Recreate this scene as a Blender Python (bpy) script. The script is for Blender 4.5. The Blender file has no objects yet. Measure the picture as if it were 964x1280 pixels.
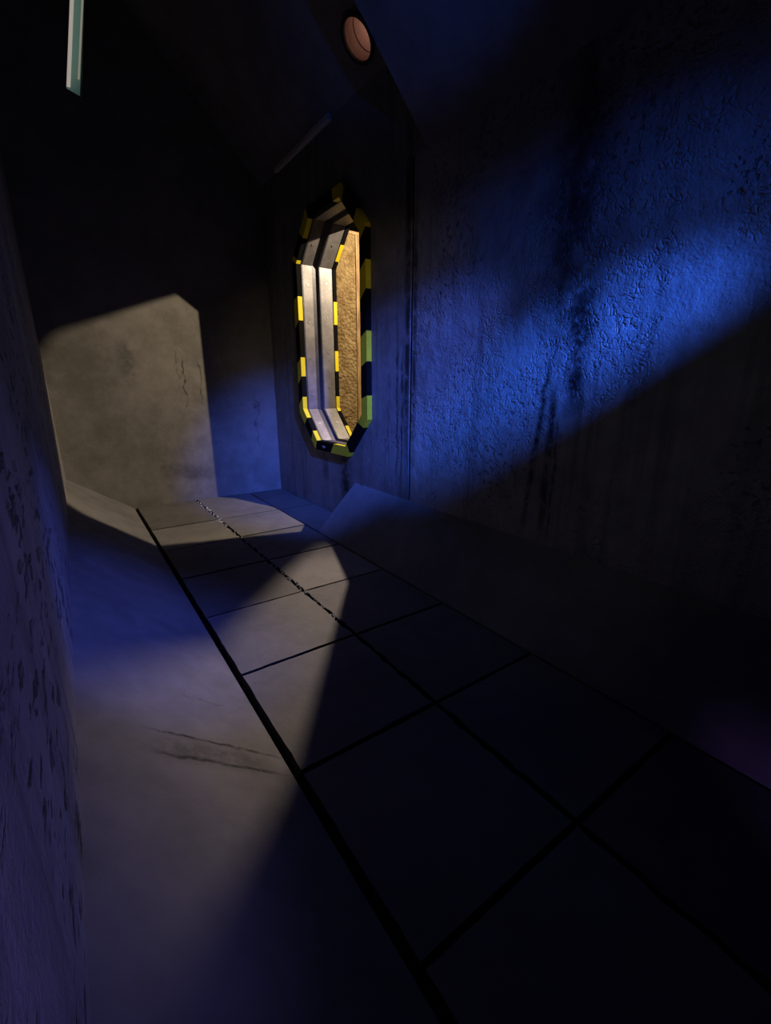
import bpy, bmesh, math, random
from mathutils import Vector, Matrix
random.seed(7)
S = bpy.context.scene
COL = S.collection
R = math.radians

# ------------------------------------------------------------------ camera
cam_d = bpy.data.cameras.new('camera'); cam = bpy.data.objects.new('camera', cam_d); COL.objects.link(cam)
cam.location = (0, 0, 1.6); cam.rotation_euler = (R(90 - 15.87), 0, R(-35.04))
cam_d.sensor_fit = 'VERTICAL'; cam_d.sensor_height = 24.0; cam_d.lens = 555.6 / 1280 * 24.0
cam_d.clip_start = 0.01
S.camera = cam
# ------------------------------------------------------------------ world: no daylight reaches this room
W = bpy.data.worlds.new('world'); S.world = W; W.use_nodes = True
W.node_tree.nodes['Background'].inputs[0].default_value = (0, 0, 0, 1)
W.node_tree.nodes['Background'].inputs[1].default_value = 0
# ------------------------------------------------------------------ lamps
def spot(name, loc, target, watts, color, angle, blend, size):
    d = bpy.data.lights.new(name, 'SPOT'); o = bpy.data.objects.new(name, d); COL.objects.link(o)
    o.location = loc; d.energy = watts; d.color = color
    d.spot_size = R(angle); d.spot_blend = blend; d.shadow_soft_size = size
    o.rotation_euler = (Vector(target) - Vector(loc)).to_track_quat('-Z', 'Y').to_euler()
    return o
def point(name, loc, watts, color, size):
    d = bpy.data.lights.new(name, 'POINT'); o = bpy.data.objects.new(name, d); COL.objects.link(o)
    o.location = loc; d.energy = watts; d.color = color; d.shadow_soft_size = size
    return o
BLUE = (0.03, 0.14, 1.0); VIOLET = (0.30, 0.20, 1.0)
WARM = (1.0, 0.80, 0.56); NEUTRAL = (1.0, 0.80, 0.66)
# two lamps in the chamber beyond the hatch: their light falls through the octagonal opening
spot('chamber_spot', (4.04, 3.87, 3.79), (2.2, 5.4, 1.9), 580, WARM, 100, 0.2, 0.02)
spot('chamber_spot.001', (4.54, 6.68, 4.20), (1.16, 2.52, 0.0), 1180, NEUTRAL, 25, 1.0, 0.06)
# unseen blue stage light grazing the right wall; a barn door added below cuts it
BL = Vector((0.95, -1.75, 3.60))
spot('blue_spot', BL, (2.65, 2.9, 1.60), 300, BLUE, 33, 1.0, 0.05)
spot('blue_spot.001', BL, (2.65, 1.90, 1.50), 2900, BLUE, 18, 1.0, 0.05)
spot('blue_spot.002', (1.35, -0.6, 3.6), (2.50, 5.3, 0.75), 2800, (0.07, 0.15, 1.0), 26, 1.0, 0.03)
spot('blue_spot.004', (0.9, -0.6, 2.3), (2.12, 2.6, 3.93), 100, BLUE, 21, 1.0, 0.05)
spot('blue_spot.003', (2.3, 0.2, 3.1), (0.15, 2.75, 0.3), 440, (0.08, 0.13, 1.0), 30, 1.0, 0.05)
spot('violet_spot', (1.9, -1.2, 2.2), (-0.14, 1.10, 0.92), 95, (0.26, 0.24, 1.0), 35, 1.0, 0.05)
spot('violet_spot.001', (0.3, -1.6, 0.35), (2.06, 0.12, -0.03), 32, (0.42, 0.2, 1.0), 13, 1.0, 0.05)
spot('fill_spot', (0.6, -1.2, 3.4), (2.6, 5.0, 2.1), 110, (1.0, 0.78, 0.42), 22, 1.0, 0.05)  # unseen warm fill, added to redden the hatch's yellow stripes
spot('fill_spot.001', (0.6, -1.2, 3.4), (2.65, 2.3, 0.75), 9, (0.9, 0.9, 0.6), 44, 1.0, 0.05)  # unseen olive fill, added to lift the wall below the blue edge
point('blue_fill', (1.0, -0.6, 3.9), 0.3, (0.15, 0.2, 1.0), 0.1)  # unseen weak ambient fill, added for overall blue
S.view_settings.view_transform = 'Standard'; S.view_settings.look = 'None'
S.view_settings.exposure = 0.0; S.view_settings.gamma = 1.0; S.view_settings.use_curve_mapping = False
S.cycles.max_bounces = 6

# ------------------------------------------------------------------ materials
class NT:
    def __init__(s, name):
        s.m = bpy.data.materials.new(name); s.m.use_nodes = True
        s.t = s.m.node_tree; s.b = s.t.nodes['Principled BSDF']
        s.tc = s.t.nodes.new('ShaderNodeTexCoord')
        s.P = s.tc.outputs['Object']
    def link(s, a, b):
        if hasattr(a, 'is_output'): s.t.links.new(a, b)
        else: b.default_value = a
    def math(s, op, a, b=0.0, c=0.0, clamp=False):
        n = s.t.nodes.new('ShaderNodeMath'); n.operation = op; n.use_clamp = clamp
        s.link(a, n.inputs[0]); s.link(b, n.inputs[1]); s.link(c, n.inputs[2]); return n.outputs[0]
    def dot(s, v):
        n = s.t.nodes.new('ShaderNodeVectorMath'); n.operation = 'DOT_PRODUCT'
        s.link(s.P, n.inputs[0]); n.inputs[1].default_value = v; return n.outputs['Value']
    def scaled(s, v):
        n = s.t.nodes.new('ShaderNodeVectorMath'); n.operation = 'MULTIPLY'
        s.link(s.P, n.inputs[0]); n.inputs[1].default_value = v; return n.outputs['Vector']
    def noise(s, scale, detail=4, rough=0.6, vec=None, dist=0.0):
        n = s.t.nodes.new('ShaderNodeTexNoise'); s.link(vec if vec is not None else s.P, n.inputs['Vector'])
        n.inputs['Scale'].default_value = scale; n.inputs['Detail'].default_value = detail
        n.inputs['Roughness'].default_value = rough; n.inputs['Distortion'].default_value = dist
        return n.outputs['Fac']
    def ramp(s, x, lo, hi, a=0.0, b=1.0):
        n = s.t.nodes.new('ShaderNodeMapRange'); n.interpolation_type = 'SMOOTHSTEP'
        s.link(x, n.inputs['Value'])
        for k, v in zip(('From Min', 'From Max', 'To Min', 'To Max'), (lo, hi, a, b)): s.link(v, n.inputs[k])
        return n.outputs['Result']
    def mix(s, f, a, b):
        n = s.t.nodes.new('ShaderNodeMix'); n.data_type = 'RGBA'
        s.link(f, n.inputs['Factor'])
        for k, v in ((6, a), (7, b)):
            if hasattr(v, 'is_output'): s.t.links.new(v, n.inputs[k])
            else: n.inputs[k].default_value = (*v, 1)
        return n.outputs[2]
    def bump(s, h, strength, dist, prev=None):
        n = s.t.nodes.new('ShaderNodeBump'); n.inputs['Strength'].default_value = strength
        n.inputs['Distance'].default_value = dist; s.link(h, n.inputs['Height'])
        if prev is not None: s.t.links.new(prev, n.inputs['Normal'])
        return n.outputs['Normal']
    def done(s, col, rough=0.8, nor=None, metal=0.0, spec=0.35):
        i = s.b.inputs
        if hasattr(col, 'is_output'): s.t.links.new(col, i['Base Color'])
        else: i['Base Color'].default_value = (*col, 1)
        s.link(rough, i['Roughness']); i['Metallic'].default_value = metal
        i['Specular IOR Level'].default_value = spec
        if nor is not None: s.t.links.new(nor, i['Normal'])
        return s.m

def concrete(name, c1, c2, stains=(), rough=0.75, bump=0.25, pits=0.0, streaks=0.0, spec=0.35, scale=1.0, crackle=0.0, pit_scale=1.0, pit_vec=(1, 1, 1)):
    n = NT(name)
    big = n.noise(0.9 * scale, 5, 0.6); mid = n.noise(6 * scale, 6, 0.65); fine = n.noise(70 * scale, 3, 0.6)
    col = n.mix(n.ramp(n.math('ADD', n.math('MULTIPLY', big, 0.65), n.math('MULTIPLY', mid, 0.35)), 0.35, 0.65), c1, c2)
    if streaks:
        st = n.noise(1.0, 4, 0.6, n.scaled((9, 9, 0.35)))
        col = n.mix(n.ramp(st, 0.50, 0.72, 0, streaks), col, tuple(x * 0.35 for x in c1))
    h = n.math('ADD', n.math('MULTIPLY', mid, 0.6), n.math('MULTIPLY', fine, 0.12))
    if pits:
        pn = n.noise(26 * pit_scale, 3, 0.55, n.scaled(pit_vec)); where = n.ramp(n.noise(1.6 * scale, 3, 0.6), 0.45, 0.62)
        pm = n.math('MULTIPLY', n.ramp(pn, 0.56, 0.66), where)
        h = n.math('SUBTRACT', h, n.math('MULTIPLY', pm, pits))
        col = n.mix(n.math('MULTIPLY', pm, 0.6), col, tuple(x * 0.25 for x in c1))
    if crackle:
        vo = n.t.nodes.new('ShaderNodeTexVoronoi'); vo.feature = 'DISTANCE_TO_EDGE'; vo.inputs['Scale'].default_value = 30
        wv = n.t.nodes.new('ShaderNodeVectorMath'); wv.operation = 'ADD'
        nz = n.t.nodes.new('ShaderNodeTexNoise'); nz.inputs['Scale'].default_value = 9; n.t.links.new(n.P, nz.inputs['Vector'])
        sc_ = n.t.nodes.new('ShaderNodeVectorMath'); sc_.operation = 'SCALE'; sc_.inputs['Scale'].default_value = 0.12
        n.t.links.new(nz.outputs['Color'], sc_.inputs[0]); n.t.links.new(n.P, wv.inputs[0]); n.t.links.new(sc_.outputs[0], wv.inputs[1])
        n.t.links.new(wv.outputs[0], vo.inputs['Vector'])
        where = n.ramp(n.noise(1.3, 3, 0.6), 0.47, 0.62)
        edge = n.math('MULTIPLY', n.ramp(vo.outputs['Distance'], 0.0, 0.22, 1, 0), n.math('MULTIPLY', where, n.ramp(n.noise(11, 4, 0.7), 0.42, 0.60)))
        h = n.math('SUBTRACT', h, n.math('MULTIPLY', edge, crackle))
        col = n.mix(n.math('MULTIPLY', edge, 0.15), col, tuple(x * 0.3 for x in c1))
    for (uv, u0, w, vv, v0, v1, amp, nsc, strength, sc) in stains:
        wob = n.math('MULTIPLY', n.math('SUBTRACT', n.noise(nsc, 4, 0.65), 0.5), amp)
        u = n.math('ABSOLUTE', n.math('ADD', n.math('SUBTRACT', n.dot(uv), u0), wob))
        f = n.ramp(u, 0.1 * w, 1.15 * w, 1, 0)
        v = n.dot(vv); soft = 0.3 * (v1 - v0)
        f = n.math('MULTIPLY', f, n.math('MULTIPLY', n.ramp(v, v0, v0 + soft), n.ramp(v, v1 - soft, v1, 1, 0)))
        f = n.math('MULTIPLY', f, n.ramp(n.noise(nsc * 2.6, 5, 0.75), 0.36, 0.56, 0.25, 1))
        f = n.math('MULTIPLY', f, strength)
        col = n.mix(f, col, sc)
    nor = n.bump(h, bump, 0.06)
    return n.done(col, rough, nor, 0.0, spec)

DARK = (0.012, 0.012, 0.013)
GREY1 = (0.22, 0.21, 0.20); GREY2 = (0.38, 0.365, 0.34)
Zv = (0, 0, 1); Yv = (0, 1, 0); Xv = (1, 0, 0)
st_right = [
    ((0, 1, 0.09), 2.058, 0.034, Zv, 0.40, 2.0, 0.07, 4.0, 1.0, DARK), (Yv, 1.845, 0.045, Zv, 0.40, 1.8, 0.08, 4.0, 1.0, DARK),
    (Yv, 1.79, 0.018, Zv, 0.40, 1.5, 0.06, 5.0, 0.8, DARK),
    (Yv, 1.70, 0.10, Zv, 1.30, 2.30, 0.25, 3.0, 1.0, DARK), (Yv, 1.80, 0.26, Zv, 1.65, 3.6, 0.4, 1.8, 0.85, DARK),
    (Yv, 1.86, 0.14, Zv, 1.9, 3.8, 0.4, 2.4, 0.7, DARK),
    (Yv, 3.33, 0.05, Zv, 0.45, 3.4, 0.05, 2.5, 0.9, DARK)]
st_hatch = [
    (Yv, 3.43, 0.060, Zv, 0.35, 4.6, 0.06, 2.0, 0.95, DARK), (Yv, 3.50, 0.020, Zv, 0.45, 2.2, 0.12, 3.0, 0.9, DARK),
    (Yv, 3.58, 0.022, Zv, 0.45, 2.4, 0.15, 3.0, 0.7, DARK), (Yv, 3.72, 0.016, Zv, 0.6, 1.9, 0.15, 3.0, 0.5, DARK),
    (Yv, 4.62, 0.16, Zv, -0.1, 1.0, 0.3, 2.5, 1.0, DARK), (Yv, 5.15, 0.10, Zv, 0.35, 0.82, 0.25, 3.0, 0.6, DARK)]  # wide low mark: water stain plus painted-in shade past the bank's end
st_back = [
    (Xv, 1.38, 0.012, Zv, 1.25, 2.05, 0.16, 5.0, 0.95, DARK), (Xv, 1.58, 0.010, Zv, 1.3, 2.0, 0.16, 5.0, 0.85, DARK),
    (Xv, 1.30, 0.016, Zv, 1.6, 2.1, 0.25, 5.0, 0.5, DARK), (Zv, 0.42, 0.12, Xv, 0.8, 1.75, 0.5, 2.0, 0.35, DARK),
    (Xv, 0.72, 0.12, Zv, 1.55, 2.25, 0.5, 3.0, 0.4, DARK), (Xv, 2.35, 0.03, Zv, 0.6, 1.6, 0.4, 4.0, 0.5, DARK)]
st_bank = [
    ((0.22, 1, 0), 1.70, 0.012, Xv, 0.0, 0.60, 0.07, 6.0, 0.9, DARK), ((0.2, 1, 0), 1.565, 0.014, Xv, 0.0, 0.58, 0.08, 6.0, 0.9, DARK),
    ((0.2, 1, 0), 1.60, 0.09, Xv, -0.05, 0.55, 0.15, 4.0, 0.45, DARK), ((0.3, 1, 0), 2.06, 0.008, Xv, 0.2, 0.45, 0.2, 5.0, 0.4, DARK)]
M_RIGHT = concrete('wall_concrete_right', GREY1, GREY2, st_right, 0.5, 0.7, 0.5, 0.5, 0.55, crackle=0.16)
M_HATCHWALL = concrete('wall_concrete_hatch', (0.14, 0.135, 0.13), (0.25, 0.24, 0.23), st_hatch, 0.65, 0.30, 0.2, 0.5)
M_BACK = concrete('wall_concrete_back', (0.14, 0.132, 0.115), (0.245, 0.23, 0.205), st_back, 0.8, 0.22)
M_LEFT = concrete('wall_concrete_left', GREY1, GREY2, (), 0.75, 0.9, 1.4, 0.6, pit_scale=1.0, pit_vec=(1, 0.32, 1))
M_BANK = concrete('bank_concrete', (0.15, 0.143, 0.137), (0.24, 0.23, 0.218), st_bank, 0.75, 0.20)
M_CEIL = concrete('ceiling_concrete', (0.12, 0.115, 0.11), (0.21, 0.20, 0.19), (), 0.85, 0.3)
M_BASE = concrete('floor_bed', (0.015, 0.015, 0.015), (0.03, 0.03, 0.028), (), 0.95, 0.4)
M_SLABS = [concrete('slab_concrete_%s' % w, a, b, (), 0.7, 0.16) for w, a, b in (
    ('grey', (0.135, 0.13, 0.123), (0.20, 0.192, 0.18)), ('dull', (0.105, 0.10, 0.094), (0.16, 0.152, 0.143)), ('pale', (0.16, 0.15, 0.14), (0.24, 0.228, 0.212)))]
M_CHAMBER = concrete('chamber_concrete', (0.07, 0.06, 0.05), (0.12, 0.10, 0.08), (), 0.9, 0.3)

def steel(name, c1, c2, rough=0.45, metal=0.35):
    n = NT(name)
    a = n.noise(5, 5, 0.65); b = n.noise(40, 4, 0.7)
    col = n.mix(n.ramp(a, 0.35, 0.68), c1, c2)
    col = n.mix(n.ramp(b, 0.66, 0.75, 0, 0.7), col, (0.10, 0.08, 0.07))
    return n.done(col, rough, n.bump(b, 0.12, 0.01), metal, 0.5)
M_PLATE = steel('grey_plate', (0.145, 0.135, 0.135), (0.225, 0.212, 0.212))
M_CHANNEL = steel('dark_channel', (0.035, 0.035, 0.045), (0.06, 0.06, 0.075), 0.4, 0.2)
M_BOLT = steel('bolt_steel', (0.5, 0.48, 0.46), (0.6, 0.58, 0.55), 0.3, 0.8)
def paint(name, c, wear, rough=0.5, spec=0.2):
    n = NT(name); a = n.noise(30, 4, 0.7); g = n.noise(4, 4, 0.6)
    col = n.mix(n.ramp(g, 0.3, 0.75, 0, 0.35), c, tuple(x * 0.6 for x in c))
    col = n.mix(n.ramp(a, 0.66, 0.74, 0, 0.6), col, wear)
    return n.done(col, rough, n.bump(a, 0.1, 0.01), 0.0, spec)
M_YEL = paint('yellow_paint', (0.74, 0.60, 0.02), (0.25, 0.22, 0.12)); M_BLK = paint('black_paint', (0.005, 0.005, 0.005), (0.012, 0.012, 0.012), 0.85, 0.05)
def rough_brown():
    n = NT('rough_brown'); a = n.noise(9, 6, 0.7); b = n.noise(34, 5, 0.75)
    v = n.t.nodes.new('ShaderNodeTexVoronoi'); n.t.links.new(n.P, v.inputs['Vector']); v.inputs['Scale'].default_value = 22
    col = n.mix(n.ramp(a, 0.33, 0.68), (0.17, 0.105, 0.036), (0.32, 0.225, 0.10))
    col = n.mix(n.ramp(b, 0.62, 0.72, 0, 0.8), col, (0.10, 0.045, 0.015))
    h = n.math('ADD', n.math('MULTIPLY', b, 0.7), n.math('MULTIPLY', v.outputs['Distance'], 0.6))
    return n.done(col, 0.85, n.bump(h, 0.9, 0.05), 0.0, 0.3)
M_BROWN = rough_brown()
def wood():
    n = NT('brown_strip'); a = n.noise(3, 5, 0.65, n.scaled((14, 14, 1.2)))
    col = n.mix(n.ramp(a, 0.35, 0.65), (0.14, 0.065, 0.016), (0.33, 0.22, 0.09))
    return n.done(col, 0.6, n.bump(a, 0.3, 0.01))
M_WOOD = wood()
def emit(name, c, s):
    n = NT(name); n.b.inputs['Emission Color'].default_value = (*c, 1); n.b.inputs['Emission Strength'].default_value = s
    return n.done(c, 0.3)
def plain(name, c, rough=0.6, amount=0.3, metal=0.0):
    n = NT(name); a = n.noise(18, 4, 0.6)
    return n.done(n.mix(n.math('MULTIPLY', a, amount * 2), c, tuple(x * 0.5 for x in c)), rough, n.bump(a, 0.15, 0.01), metal)
M_PIPE = plain('pipe_pink', (0.60, 0.42, 0.36)); M_RIM = plain('pipe_rim', (0.03, 0.03, 0.035)); M_CABLE = plain('black_cable', (0.01, 0.01, 0.01))
M_UNSEEN_HOUSING = plain('unseen_lamp_housing', (0.02, 0.02, 0.02), 0.5)
M_JAMB = plain('pale_jamb', (0.60, 0.57, 0.50))

# ------------------------------------------------------------------ mesh helpers
def mesh(name, verts, faces, mats, parent=None, kind=None, bevel=0.0, smooth=False):
    me = bpy.data.meshes.new(name); me.from_pydata([tuple(v) for v in verts], [], faces); me.update()
    if bevel:
        bm = bmesh.new(); bm.from_mesh(me)
        bmesh.ops.recalc_face_normals(bm, faces=bm.faces)
        bmesh.ops.bevel(bm, geom=bm.edges[:], offset=bevel, segments=2, affect='EDGES', profile=0.6)
        bm.to_mesh(me); bm.free()
    else:
        bm = bmesh.new(); bm.from_mesh(me); bmesh.ops.recalc_face_normals(bm, faces=bm.faces); bm.to_mesh(me); bm.free()
    for m in (mats if isinstance(mats, (list, tuple)) else [mats]): me.materials.append(m)
    if smooth:
        for p in me.polygons: p.use_smooth = True
    o = bpy.data.objects.new(name, me); COL.objects.link(o)
    if parent is not None: o.parent = parent
    if kind: o['kind'] = kind
    return o
def tag(o, label, cat=None, group=None):
    o['label'] = label
    if cat: o['category'] = cat
    if group: o['group'] = group
    return o
def empty(name, loc=(0, 0, 0)):
    o = bpy.data.objects.new(name, None); COL.objects.link(o); o.location = loc; o.empty_display_size = 0.1
    return o
def box(name, lo, hi, mats, parent=None, kind=None, bevel=0.0):
    x0, y0, z0 = lo; x1, y1, z1 = hi
    v = [(x0,y0,z0),(x1,y0,z0),(x1,y1,z0),(x0,y1,z0),(x0,y0,z1),(x1,y0,z1),(x1,y1,z1),(x0,y1,z1)]
    f = [(0,3,2,1),(4,5,6,7),(0,1,5,4),(1,2,6,5),(2,3,7,6),(3,0,4,7)]
    return mesh(name, v, f, mats, parent, kind, bevel)
def prism_y(name, poly, y0, y1, mats, parent=None, kind=None, bevel=0.0):
    n = len(poly); v = [(x, y0, z) for x, z in poly] + [(x, y1, z) for x, z in poly]
    f = [tuple(range(n)), tuple(range(2*n-1, n-1, -1))] + [(i, (i+1) % n, (i+1) % n + n, i + n) for i in range(n)]
    return mesh(name, v, f, mats, parent, kind, bevel)
def holed_slab(name, outer, hole, to3, d0, d1, mats, kind='structure'):
    """slab with an outer polygon and one hole (2-D), extruded from depth d0 to d1"""
    bm = bmesh.new()
    def ring(pts, d): return [bm.verts.new(to3(a, b, d)) for a, b in pts]
    rings = []
    for d in (d0, d1):
        o_, h_ = ring(outer, d), ring(hole, d); rings.append((o_, h_)); es = []
        for r in (o_, h_):
            for i in range(len(r)): es.append(bm.edges.new((r[i], r[(i+1) % len(r)])))
        bmesh.ops.triangle_fill(bm, use_beauty=True, use_dissolve=False, edges=es)
    for k in (0, 1):
        a, b = rings[0][k], rings[1][k]
        for i in range(len(a)): bm.faces.new((a[i], a[(i+1) % len(a)], b[(i+1) % len(a)], b[i]))
    bmesh.ops.recalc_face_normals(bm, faces=bm.faces)
    me = bpy.data.meshes.new(name); bm.to_mesh(me); bm.free(); me.materials.append(mats)
    o = bpy.data.objects.new(name, me); COL.objects.link(o); o['kind'] = kind
    return o

# ------------------------------------------------------------------ the room
XL, XR, YB, YN = -0.14, 2.65, 6.72, -2.4
YJ = 3.36; YC = 3.20            # expansion joint between the near and the far half
ZF, ZN = 5.8, 4.3    # ceilings
floor = box('floor', (XL - 0.3, YN, -0.30), (XR + 0.5, YB + 0.3, -0.075), M_BASE, kind='structure')
tag(floor, 'dark bed under the square concrete floor slabs')
X1, X2, X3 = 0.56, 1.345, 2.13
rows = [YN, -1.78, -0.97, -0.16, 0.65, 1.46, 2.27, 3.07, 3.88, 4.70, 5.52, YB]
def slab(x0, x1, y0, y1, k, chip):
    """a floor slab with slightly chipped long edges"""
    n = 14; top = []; zt = random.uniform(-0.004, 0.004)
    def edge(xa, ya, xb, yb, amp):
        for i in range(n):
            t = i / n; j = random.uniform(-1, 0.25) * amp if i else 0
            dx, dy = xb - xa, yb - ya; L = math.hypot(dx, dy)
            top.append((xa + dx*t - dy/L*j*-1*-1, ya + dy*t + dx/L*j*-1*-1))
    cx_, cy_ = (x0+x1)/2, (y0+y1)/2
    edge(x0, y0, x1, y0, -0.003); edge(x1, y0, x1, y1, -chip[1]); edge(x1, y1, x0, y1, -0.003); edge(x0, y1, x0, y0, -chip[0])
    m = len(top); b = 0.006
    ins = [(cx_ + (x-cx_)*(1-b*2.2), cy_ + (y-cy_)*(1-b*2.2)) for x, y in top]
    v = [(x, y, zt) for x, y in ins] + [(x, y, zt - 0.008) for x, y in top] + [(x, y, -0.075) for x, y in top]
    f = [tuple(range(m))] + [(i, (i+1) % m, (i+1) % m + m, i + m) for i in range(m)] + [(i+m, (i+1) % m + m, (i+1) % m + 2*m, i + 2*m) for i in range(m)]
    o = mesh('slab', v, f, [M_SLABS[k], M_BASE], floor)
    for p in o.data.polygons:
        if abs(p.normal.z) < 0.85: p.material_index = 1      # dirt-filled joint faces
    return o
g = 0.006
kinds_l = [0, 1, 0, 2, 0, 0, 0, 1, 1, 2, 1]; kinds_r = [1, 0, 0, 1, 0, 1, 1, 2, 1, 0, 0]
for i in range(len(rows) - 1):
    y0, y1 = rows[i] + g, rows[i+1] - g
    if i == len(rows) - 2: y1 = YB
    slab(X1 + 0.022, X2 - g, y0, y1, kinds_l[i], (0.004, 0.012))
    slab(X2 + g, X3 - g, y0, y1, kinds_r[i], (0.012, 0.003))
slab(X3 + 0.004, XR - 0.004, 4.42, 5.52 - g, 1, (0.003, 0.003)); slab(X3 + 0.004, XR - 0.004, 5.52 + g, YB, 1, (0.003, 0.003))
# crumbled chips lying in the middle joint
cv, cf = [], []
def chip_at(x, y, z, r):
    b0 = len(cv); a0 = random.uniform(0, 6.28)
    for i in range(4): cv.append((x + r*math.cos(a0 + i*1.57)*random.uniform(.6, 1), y + r*math.sin(a0 + i*1.57)*random.uniform(.6, 1), z))
    cv.append((x + random.uniform(-.3, .3)*r, y + random.uniform(-.3, .3)*r, z + r*random.uniform(.5, 1.0)))
    for i in range(4): cf.append((b0+i, b0+(i+1) % 4, b0+4))
    cf.append((b0+3, b0+2, b0+1, b0))
for i in range(150):
    y = random.choice([random.uniform(2.5, 3.6), random.uniform(4.4, 6.6), random.uniform(2.5, 6.6)])
    chip_at(X2 + random.gauss(0, 0.014), y, random.choice([-0.008, 0.0, 0.001]), random.uniform(0.006, 0.017))
mesh('crumbled_chips', cv, cf, plain('chip_stone', (0.80, 0.78, 0.72)), floor, kind='stuff')

zb = 0.48
tag(prism_y('baseboard_left', [(X1 - 0.012, -0.07), (X1 - 0.012, 0.0), (XL, zb), (XL - 0.05, zb), (XL - 0.05, -0.07)], YN, YB, M_BANK, kind='structure'), 'smooth sloping concrete bank along the left wall')
tag(prism_y('baseboard_right', [(X3 + 0.01, -0.07), (X3 + 0.01, 0.0), (XR, 0.5), (XR + 0.02, 0.5), (XR + 0.02, -0.07)], YN, 4.40, M_BANK, kind='structure'), 'sloping concrete bank along the right wall, ending short of the back wall')
tag(box('wall_left', (XL - 0.3, YN, -0.07), (XL, YB, ZF), M_LEFT, kind='structure'), 'pitted concrete wall close at the left edge')
tag(box('wall_near', (XL - 0.3, YN - 0.3, -0.3), (XR + 0.5, YN, ZF), M_CEIL, kind='structure'), 'concrete wall behind the viewer')
tag(box('wall_right', (XR, YN, -0.07), (XR + 0.5, YJ, 3.4), M_RIGHT, kind='structure'), 'wet blue-lit concrete wall with black seepage streaks')
# octagonal section of the near half: haunch and low ceiling as one solid
tag(prism_y('ceiling', [(XR, 3.4), (1.75, ZN), (XL - 0.3, ZN), (XL - 0.3, ZF + 0.3), (XR + 0.5, ZF + 0.3), (XR + 0.5, 3.4)], YN, YC, M_CEIL, kind='structure'), 'low concrete ceiling with slanted haunch')
# far half
ZH = 4.2
SQ = math.sqrt(0.5)
PY, PS, RP = 3.921, 0.249, 0.14      # pipe opening in the far haunch: Y, distance up the slope, radius
tag(holed_slab('ceiling_haunch', [(YC, 0), (YB + 0.3, 0), (YB + 0.3, (ZF - ZH)/SQ), (YC, (ZF - ZH)/SQ)],
    [(PY + (RP + 0.012)*math.cos(k*math.pi/16), PS + (RP + 0.012)*math.sin(k*math.pi/16)) for k in range(32)],
    lambda a, b, d: (XR - b*SQ + d*SQ, a, ZH + b*SQ + d*SQ), 0.0, 0.3, M_CEIL), 'dark slanted concrete haunch above the hatch')
tag(box('ceiling_far', (XL - 0.3, YC, ZF), (XR + 0.5, YB + 0.3, ZF + 0.3), M_CEIL, kind='structure'), 'high concrete ceiling of the far half')

# hatch octagon (Y, Z)
def octo(e):
    y = (4.14 - e, 4.51 - 0.41*e, 5.23 + 0.41*e, 5.60 + e); z = (0.92 - e, 1.30 - 0.41*e, 3.04 + 0.41*e, 3.43 + e)
    # order: left top -> left bottom -> bottom left -> bottom right -> right bottom -> right top -> top right -> top left
    return [(y[3], z[2]), (y[3], z[1]), (y[2], z[0]), (y[1], z[0]), (y[0], z[1]), (y[0], z[2]), (y[1], z[3]), (y[2], z[3])]
wall_hatch = holed_slab('wall_right_far', [(YJ + 0.035, -0.07), (YB + 0.3, -0.07), (YB + 0.3, ZH), (YJ + 0.035, ZH)], octo(0.05), lambda a, b, d: (d, a, b), XR, XR + 0.5, M_HATCHWALL)
tag(wall_hatch, 'dim blue concrete wall holding the striped hatch')
box('trim_1', (XR + 0.06, YJ, -0.07), (XR + 0.5, YJ + 0.035, ZH), M_RIM, kind='structure')
box('trim_3', (XR, YC, 3.4), (XR + 0.5, YJ + 0.035, ZH), M_HATCHWALL, kind='structure')
# back wall with a narrow slit high at the left
slit = [(0.54, 4.66), (0.67, 4.62), (0.86, 5.66), (0.74, 5.66)]
wall_back = holed_slab('wall_back', [(XL - 0.3, -0.07), (XR + 0.02, -0.07), (XR + 0.02, ZF), (XL - 0.3, ZF)], slit, lambda a, b, d: (a, d, b), YB, YB + 0.3, M_BACK)
tag(wall_back, 'concrete back wall with a patch of warm light')

# ------------------------------------------------------------------ slit window
win = empty('window_1', (0.68, YB, 4.66)); win['kind'] = 'structure'; tag(win, 'narrow lit slit high up in the back wall at upper left')
def part(o, p):   # parent keeping the world position
    o.parent = p; o.matrix_parent_inverse = Matrix.Translation(p.location).inverted(); return o
def quad_bar(name, a, b, w, y0, y1, m, p):
    v = []
    for y in (y0, y1):
        v += [(a[0], y, a[1]), (a[0] + w, y, a[1]), (b[0] + w, y, b[1]), (b[0], y, b[1])]
    return part(mesh(name, v, [(0,1,2,3), (7,6,5,4), (0,1,5,4), (1,2,6,5), (2,3,7,6), (3,0,4,7)], m), p)
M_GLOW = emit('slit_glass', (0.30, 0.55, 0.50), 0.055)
M_JAMB_GLOW = emit('slit_jamb_glow', (0.80, 0.72, 0.62), 0.42); M_JAMB_GLOW2 = emit('slit_jamb_glow_dim', (0.80, 0.74, 0.58), 0.26)  # jambs given a glow that stands in for light falling on them
quad_bar('glowing_jamb', (0.55, 4.70), (0.74, 5.66), 0.035, YB + 0.01, YB + 0.05, M_JAMB_GLOW, win)
quad_bar('glowing_jamb', (0.665, 4.80), (0.840, 5.66), 0.018, YB + 0.01, YB + 0.05, M_JAMB_GLOW2, win)
quad_bar('pane', (0.54, 4.66), (0.735, 5.66), 0.125, YB + 0.10, YB + 0.115, M_GLOW, win)

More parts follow.
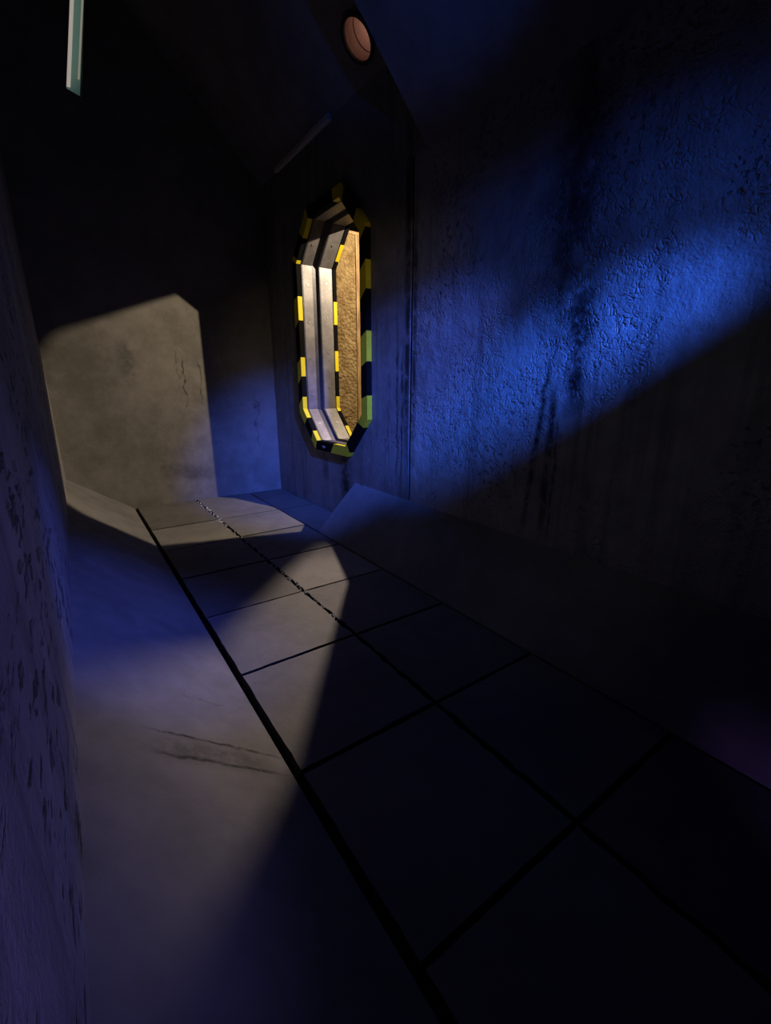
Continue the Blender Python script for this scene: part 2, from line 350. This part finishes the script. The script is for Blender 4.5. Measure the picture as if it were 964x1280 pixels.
# ------------------------------------------------------------------ octagonal hatch
hatch = empty('hatch_frame', (XR, 4.87, 0.92))
tag(hatch, 'tall octagonal hatch frame with black and yellow hazard stripes set in the right wall', 'hatch')
def lerp(a, b, t): return tuple(x + (y - x)*t for x, y in zip(a, b))
def border(inner, outer, i, xa, xb, cuts_in, cuts_out, first, name):
    """one side of a striped border: a bar from xa to xb whose stripes alternate at the slanted cuts"""
    j = (i + 1) % 8; v, f, mi = [], [], []
    ci = [0] + cuts_in + [1]; co = [0] + cuts_out + [1]
    for a, b in zip(ci, co):
        pi = lerp(inner[i], inner[j], a); po = lerp(outer[i], outer[j], b)
        v += [(xa, *pi), (xa, *po), (xb, *po), (xb, *pi)]
    ns = len(ci) - 1; c = first
    for s in range(ns):
        q = 4*s
        for k in range(4): f.append((q+k, q+(k+1) % 4, q+4+(k+1) % 4, q+4+k)); mi.append(c)
        c = 1 - c
    f += [(0, 1, 2, 3), (4*ns+3, 4*ns+2, 4*ns+1, 4*ns)]; mi += [first, 1 - c]
    o = part(mesh(name, v, f, [M_BLK, M_YEL]), hatch)
    for p, m in zip(o.data.polygons, mi): p.material_index = m
    return o
IN, OUT = octo(0.0), octo(0.115)
stripes = [  # (cuts on the inner edge, cuts on the outer edge, first colour 0 black 1 yellow)
    ([.21, .37, .625, .76, .91], [.24, .42, .66, .80, .94], 0),
    ([.28, .70], [.33, .74], 1), ([.62], [.50], 0), ([.10, .78], [.12, .80], 1),
    ([.095, .28, .445, .645, .80, .945], [.135, .32, .48, .69, .83, .98], 1),
    ([.28, .85], [.35, .88], 1), ([.18], [.24], 1), ([.42, .92], [.45, .88], 1)]
stripes[5] = ([.28, .85], [.35, .88], 1)
for i, (a, b, c) in enumerate(stripes): border(IN, OUT, i, XR - 0.062, XR - 0.002, a, b, c, 'striped_border')
IN2, OUT2 = octo(0.0), octo(0.05)
inner_st = [([.22, .38, .57, .72, .91], 0), ([.1, .6], 1), ([.5], 1), ([.5], 0), ([.2, .4, .6, .8], 1), ([.5], 0), ([.5], 1), ([.4, .8], 0)]
for i, (a, c) in enumerate(inner_st): border(IN2, OUT2, i, XR + 0.445, XR + 0.495, a, a, c, 'inner_striped_border')
def liner(i, xa, xb, e0, e1, m, name, cham=0.006):
    P, Q = octo(e0), octo(e1); j = (i + 1) % 8
    a0, a1, b0, b1 = P[i], P[j], Q[i], Q[j]
    v = [(xa, *a0), (xa, *a1), (xb, *a1), (xb, *a0), (xa, *b0), (xa, *b1), (xb, *b1), (xb, *b0)]
    return part(mesh(name, v, [(0,1,2,3), (7,6,5,4), (0,1,5,4), (1,2,6,5), (2,3,7,6), (3,0,4,7)], m, bevel=cham), hatch)
for i in range(8):
    A = liner(i, XR + 0.002, XR + 0.155, 0.004, 0.045, M_PLATE, 'liner_plate')
    B = liner(i, XR + 0.245, XR + 0.435, 0.004, 0.045, M_PLATE, 'liner_plate')
    liner(i, XR + 0.002, XR + 0.022, -0.006, 0.004, M_CHANNEL, 'edge_strip', 0.002)
    liner(i, XR + 0.245, XR + 0.262, -0.004, 0.004, M_CHANNEL, 'edge_strip', 0.002)
    liner(i, XR + 0.156, XR + 0.244, 0.040, 0.049, M_CHANNEL, 'channel', 0.0)
    # bolts along the plates
    P = octo(0.004); j = (i + 1) % 8; a, b = P[i], P[j]
    nrm = Vector((0, (b[1]-a[1]), -(b[0]-a[0]))).normalized()
    if nrm.dot(Vector((0, 4.87 - a[0], 2.17 - a[1]))) < 0: nrm = -nrm
    ts = [.12, .37, .62, .88] if i in (0, 4) else [.5]
    for plate, xm in ((A, XR + 0.085), (B, XR + 0.345)):
        for t in ts:
            c = Vector((xm, *lerp(a, b, t + random.uniform(-.04, .04)))); u = Vector((1, 0, 0)); w = nrm.cross(u)
            v = [c + (u*math.cos(k*math.pi/3) + w*math.sin(k*math.pi/3))*0.011 for k in range(6)]
            v += [p + nrm*0.006 for p in v]
            bo = mesh('bolt', v, [tuple(range(5, -1, -1)), tuple(range(6, 12))] + [(k, (k+1) % 6, (k+1) % 6 + 6, k + 6) for k in range(6)], M_BOLT)
            bo.parent = plate; bo.matrix_parent_inverse = Matrix.Translation(hatch.location).inverted() @ Matrix.Identity(4) if False else plate.matrix_parent_inverse.copy() @ Matrix.Identity(4)
            bo.matrix_parent_inverse = Matrix.Identity(4)
fl = octo(0.06)[2]
part(mesh('paint_fleck', [(XR - 0.0635, fl[0] - 0.20, fl[1] - 0.025), (XR - 0.0635, fl[0] - 0.27, fl[1] + 0.005), (XR - 0.0635, fl[0] - 0.16, fl[1] + 0.012), (XR - 0.062, fl[0] - 0.20, fl[1] - 0.02), (XR - 0.062, fl[0] - 0.26, fl[1] + 0.004), (XR - 0.062, fl[0] - 0.17, fl[1] + 0.01)],
    [(0, 1, 2), (5, 4, 3), (0, 1, 4, 3), (1, 2, 5, 4), (2, 0, 3, 5)], M_JAMB), hatch)
# rough brown lining seen through the hatch
panel = empty('rough_panel', (3.4, 5.72, 0.0)); tag(panel, 'rough brown lit panel visible through the striped octagonal hatch', 'panel')
part(box('face', (3.155, 5.70, -0.05), (3.50, 5.78, 3.52), M_BROWN), panel)
part(box('side_strip', (3.50, 5.685, -0.05), (3.56, 5.78, 3.52), M_WOOD, bevel=0.006), panel)
part(box('top_strip', (3.155, 5.688, 3.52), (3.56, 5.78, 3.56), M_WOOD, bevel=0.006), panel)
# the chamber beyond
cham = holed_slab('wall_chamber', [(0.8, -0.3), (8.2, -0.3), (8.2, 5.3), (0.8, 5.3)], [(0.9, -0.2), (8.1, -0.2), (8.1, 5.2), (0.9, 5.2)], lambda a, b, d: (d, a, b), XR + 0.5, 7.2, M_CHAMBER)
box('wall_chamber_end', (7.2, 0.8, -0.3), (7.3, 8.2, 5.3), M_CHAMBER, kind='structure')
box('wall_chamber_side', (XR + 0.5, 0.8, -0.3), (XR + 0.56, YJ + 0.03, 5.3), M_CHAMBER, kind='structure')
box('wall_chamber_top', (XR + 0.5, 0.8, 4.2), (XR + 0.56, 8.2, 5.3), M_CHAMBER, kind='structure')
box('wall_chamber_corner', (XR + 0.5, YB + 0.3, -0.3), (XR + 0.56, 8.2, 5.3), M_CHAMBER, kind='structure')

# ------------------------------------------------------------------ pipe opening in the far haunch
hn = Vector((-1, 0, -1)).normalized(); pc = Vector((2.474, 3.921, 4.376))
ua = Vector((0, 1, 0)); va = Vector((-1, 0, 1)).normalized()
pipe = empty('pipe_opening', pc); tag(pipe, 'round pipe opening with pinkish lit inside above the hatch', 'pipe')
def tube(name, r0, r1, d0, d1, m, p, n=32, cap=False):
    v, f = [], []
    for r, d in ((r0, d0), (r0, d1), (r1, d1), (r1, d0)):
        for k in range(n):
            a = 2*math.pi*k/n; v.append(pc + (ua*math.cos(a) + va*math.sin(a))*r + hn*d)
    for q in range(4):
        for k in range(n): f.append((q*n+k, q*n+(k+1) % n, ((q+1) % 4)*n+(k+1) % n, ((q+1) % 4)*n+k))
    return part(mesh(name, v, f, m, smooth=False), p)
tube('rim', RP, RP + 0.03, 0.001, 0.022, M_RIM, pipe)
tube('pipe_section', RP, RP + 0.01, -0.11, 0.0, M_PIPE, pipe)
tube('pipe_joint', RP + 0.004, RP + 0.01, -0.122, -0.11, M_RIM, pipe)
tube('pipe_section', RP, RP + 0.01, -0.55, -0.122, M_PIPE, pipe)
tube('pipe_end', 0.02, RP + 0.01, -0.57, -0.55, M_PIPE, pipe)
point('pipe_lamp', pc - hn*0.42, 0.5, (1.0, 0.72, 0.58), 0.03)
# thin pale strip along the foot of the far haunch
tag(box('trim_2', (XR - 0.05, 4.72, ZH - 0.03), (XR, 6.15, ZH + 0.03), M_JAMB, kind='structure', bevel=0.01), 'thin grey ledge high on the wall, up left of the hatch')

# ------------------------------------------------------------------ unseen blue stage light behind the viewer, barn door added to cut its beam
sl = empty('unseen_stage_light', BL); tag(sl, 'unseen black stage light behind the viewer, barn door added to cut the blue beam', 'stage light')
fwd = Vector((0.0, 1, -0.508)).normalized(); side = Vector((1, 0, 0)); upv = side.cross(fwd)
def obox(name, c, hx, hy, hz, m, p):
    v = [c + side*sx*hx + fwd*sy*hy + upv*sz*hz for sz in (-1, 1) for sx, sy in ((-1,-1), (1,-1), (1,1), (-1,1))]
    return part(mesh(name, v, [(0,3,2,1), (4,5,6,7), (0,1,5,4), (1,2,6,5), (2,3,7,6), (3,0,4,7)], m), p)
obox('added_barn_door', BL + fwd*0.34 - upv*0.060, 0.42, 0.40, 0.006, M_UNSEEN_HOUSING, sl)
obox('unseen_light_housing', BL - fwd*0.22, 0.11, 0.14, 0.12, M_UNSEEN_HOUSING, sl)
obox('unseen_light_yoke', BL - fwd*0.22 + upv*0.20, 0.015, 0.02, 0.10, M_UNSEEN_HOUSING, sl)
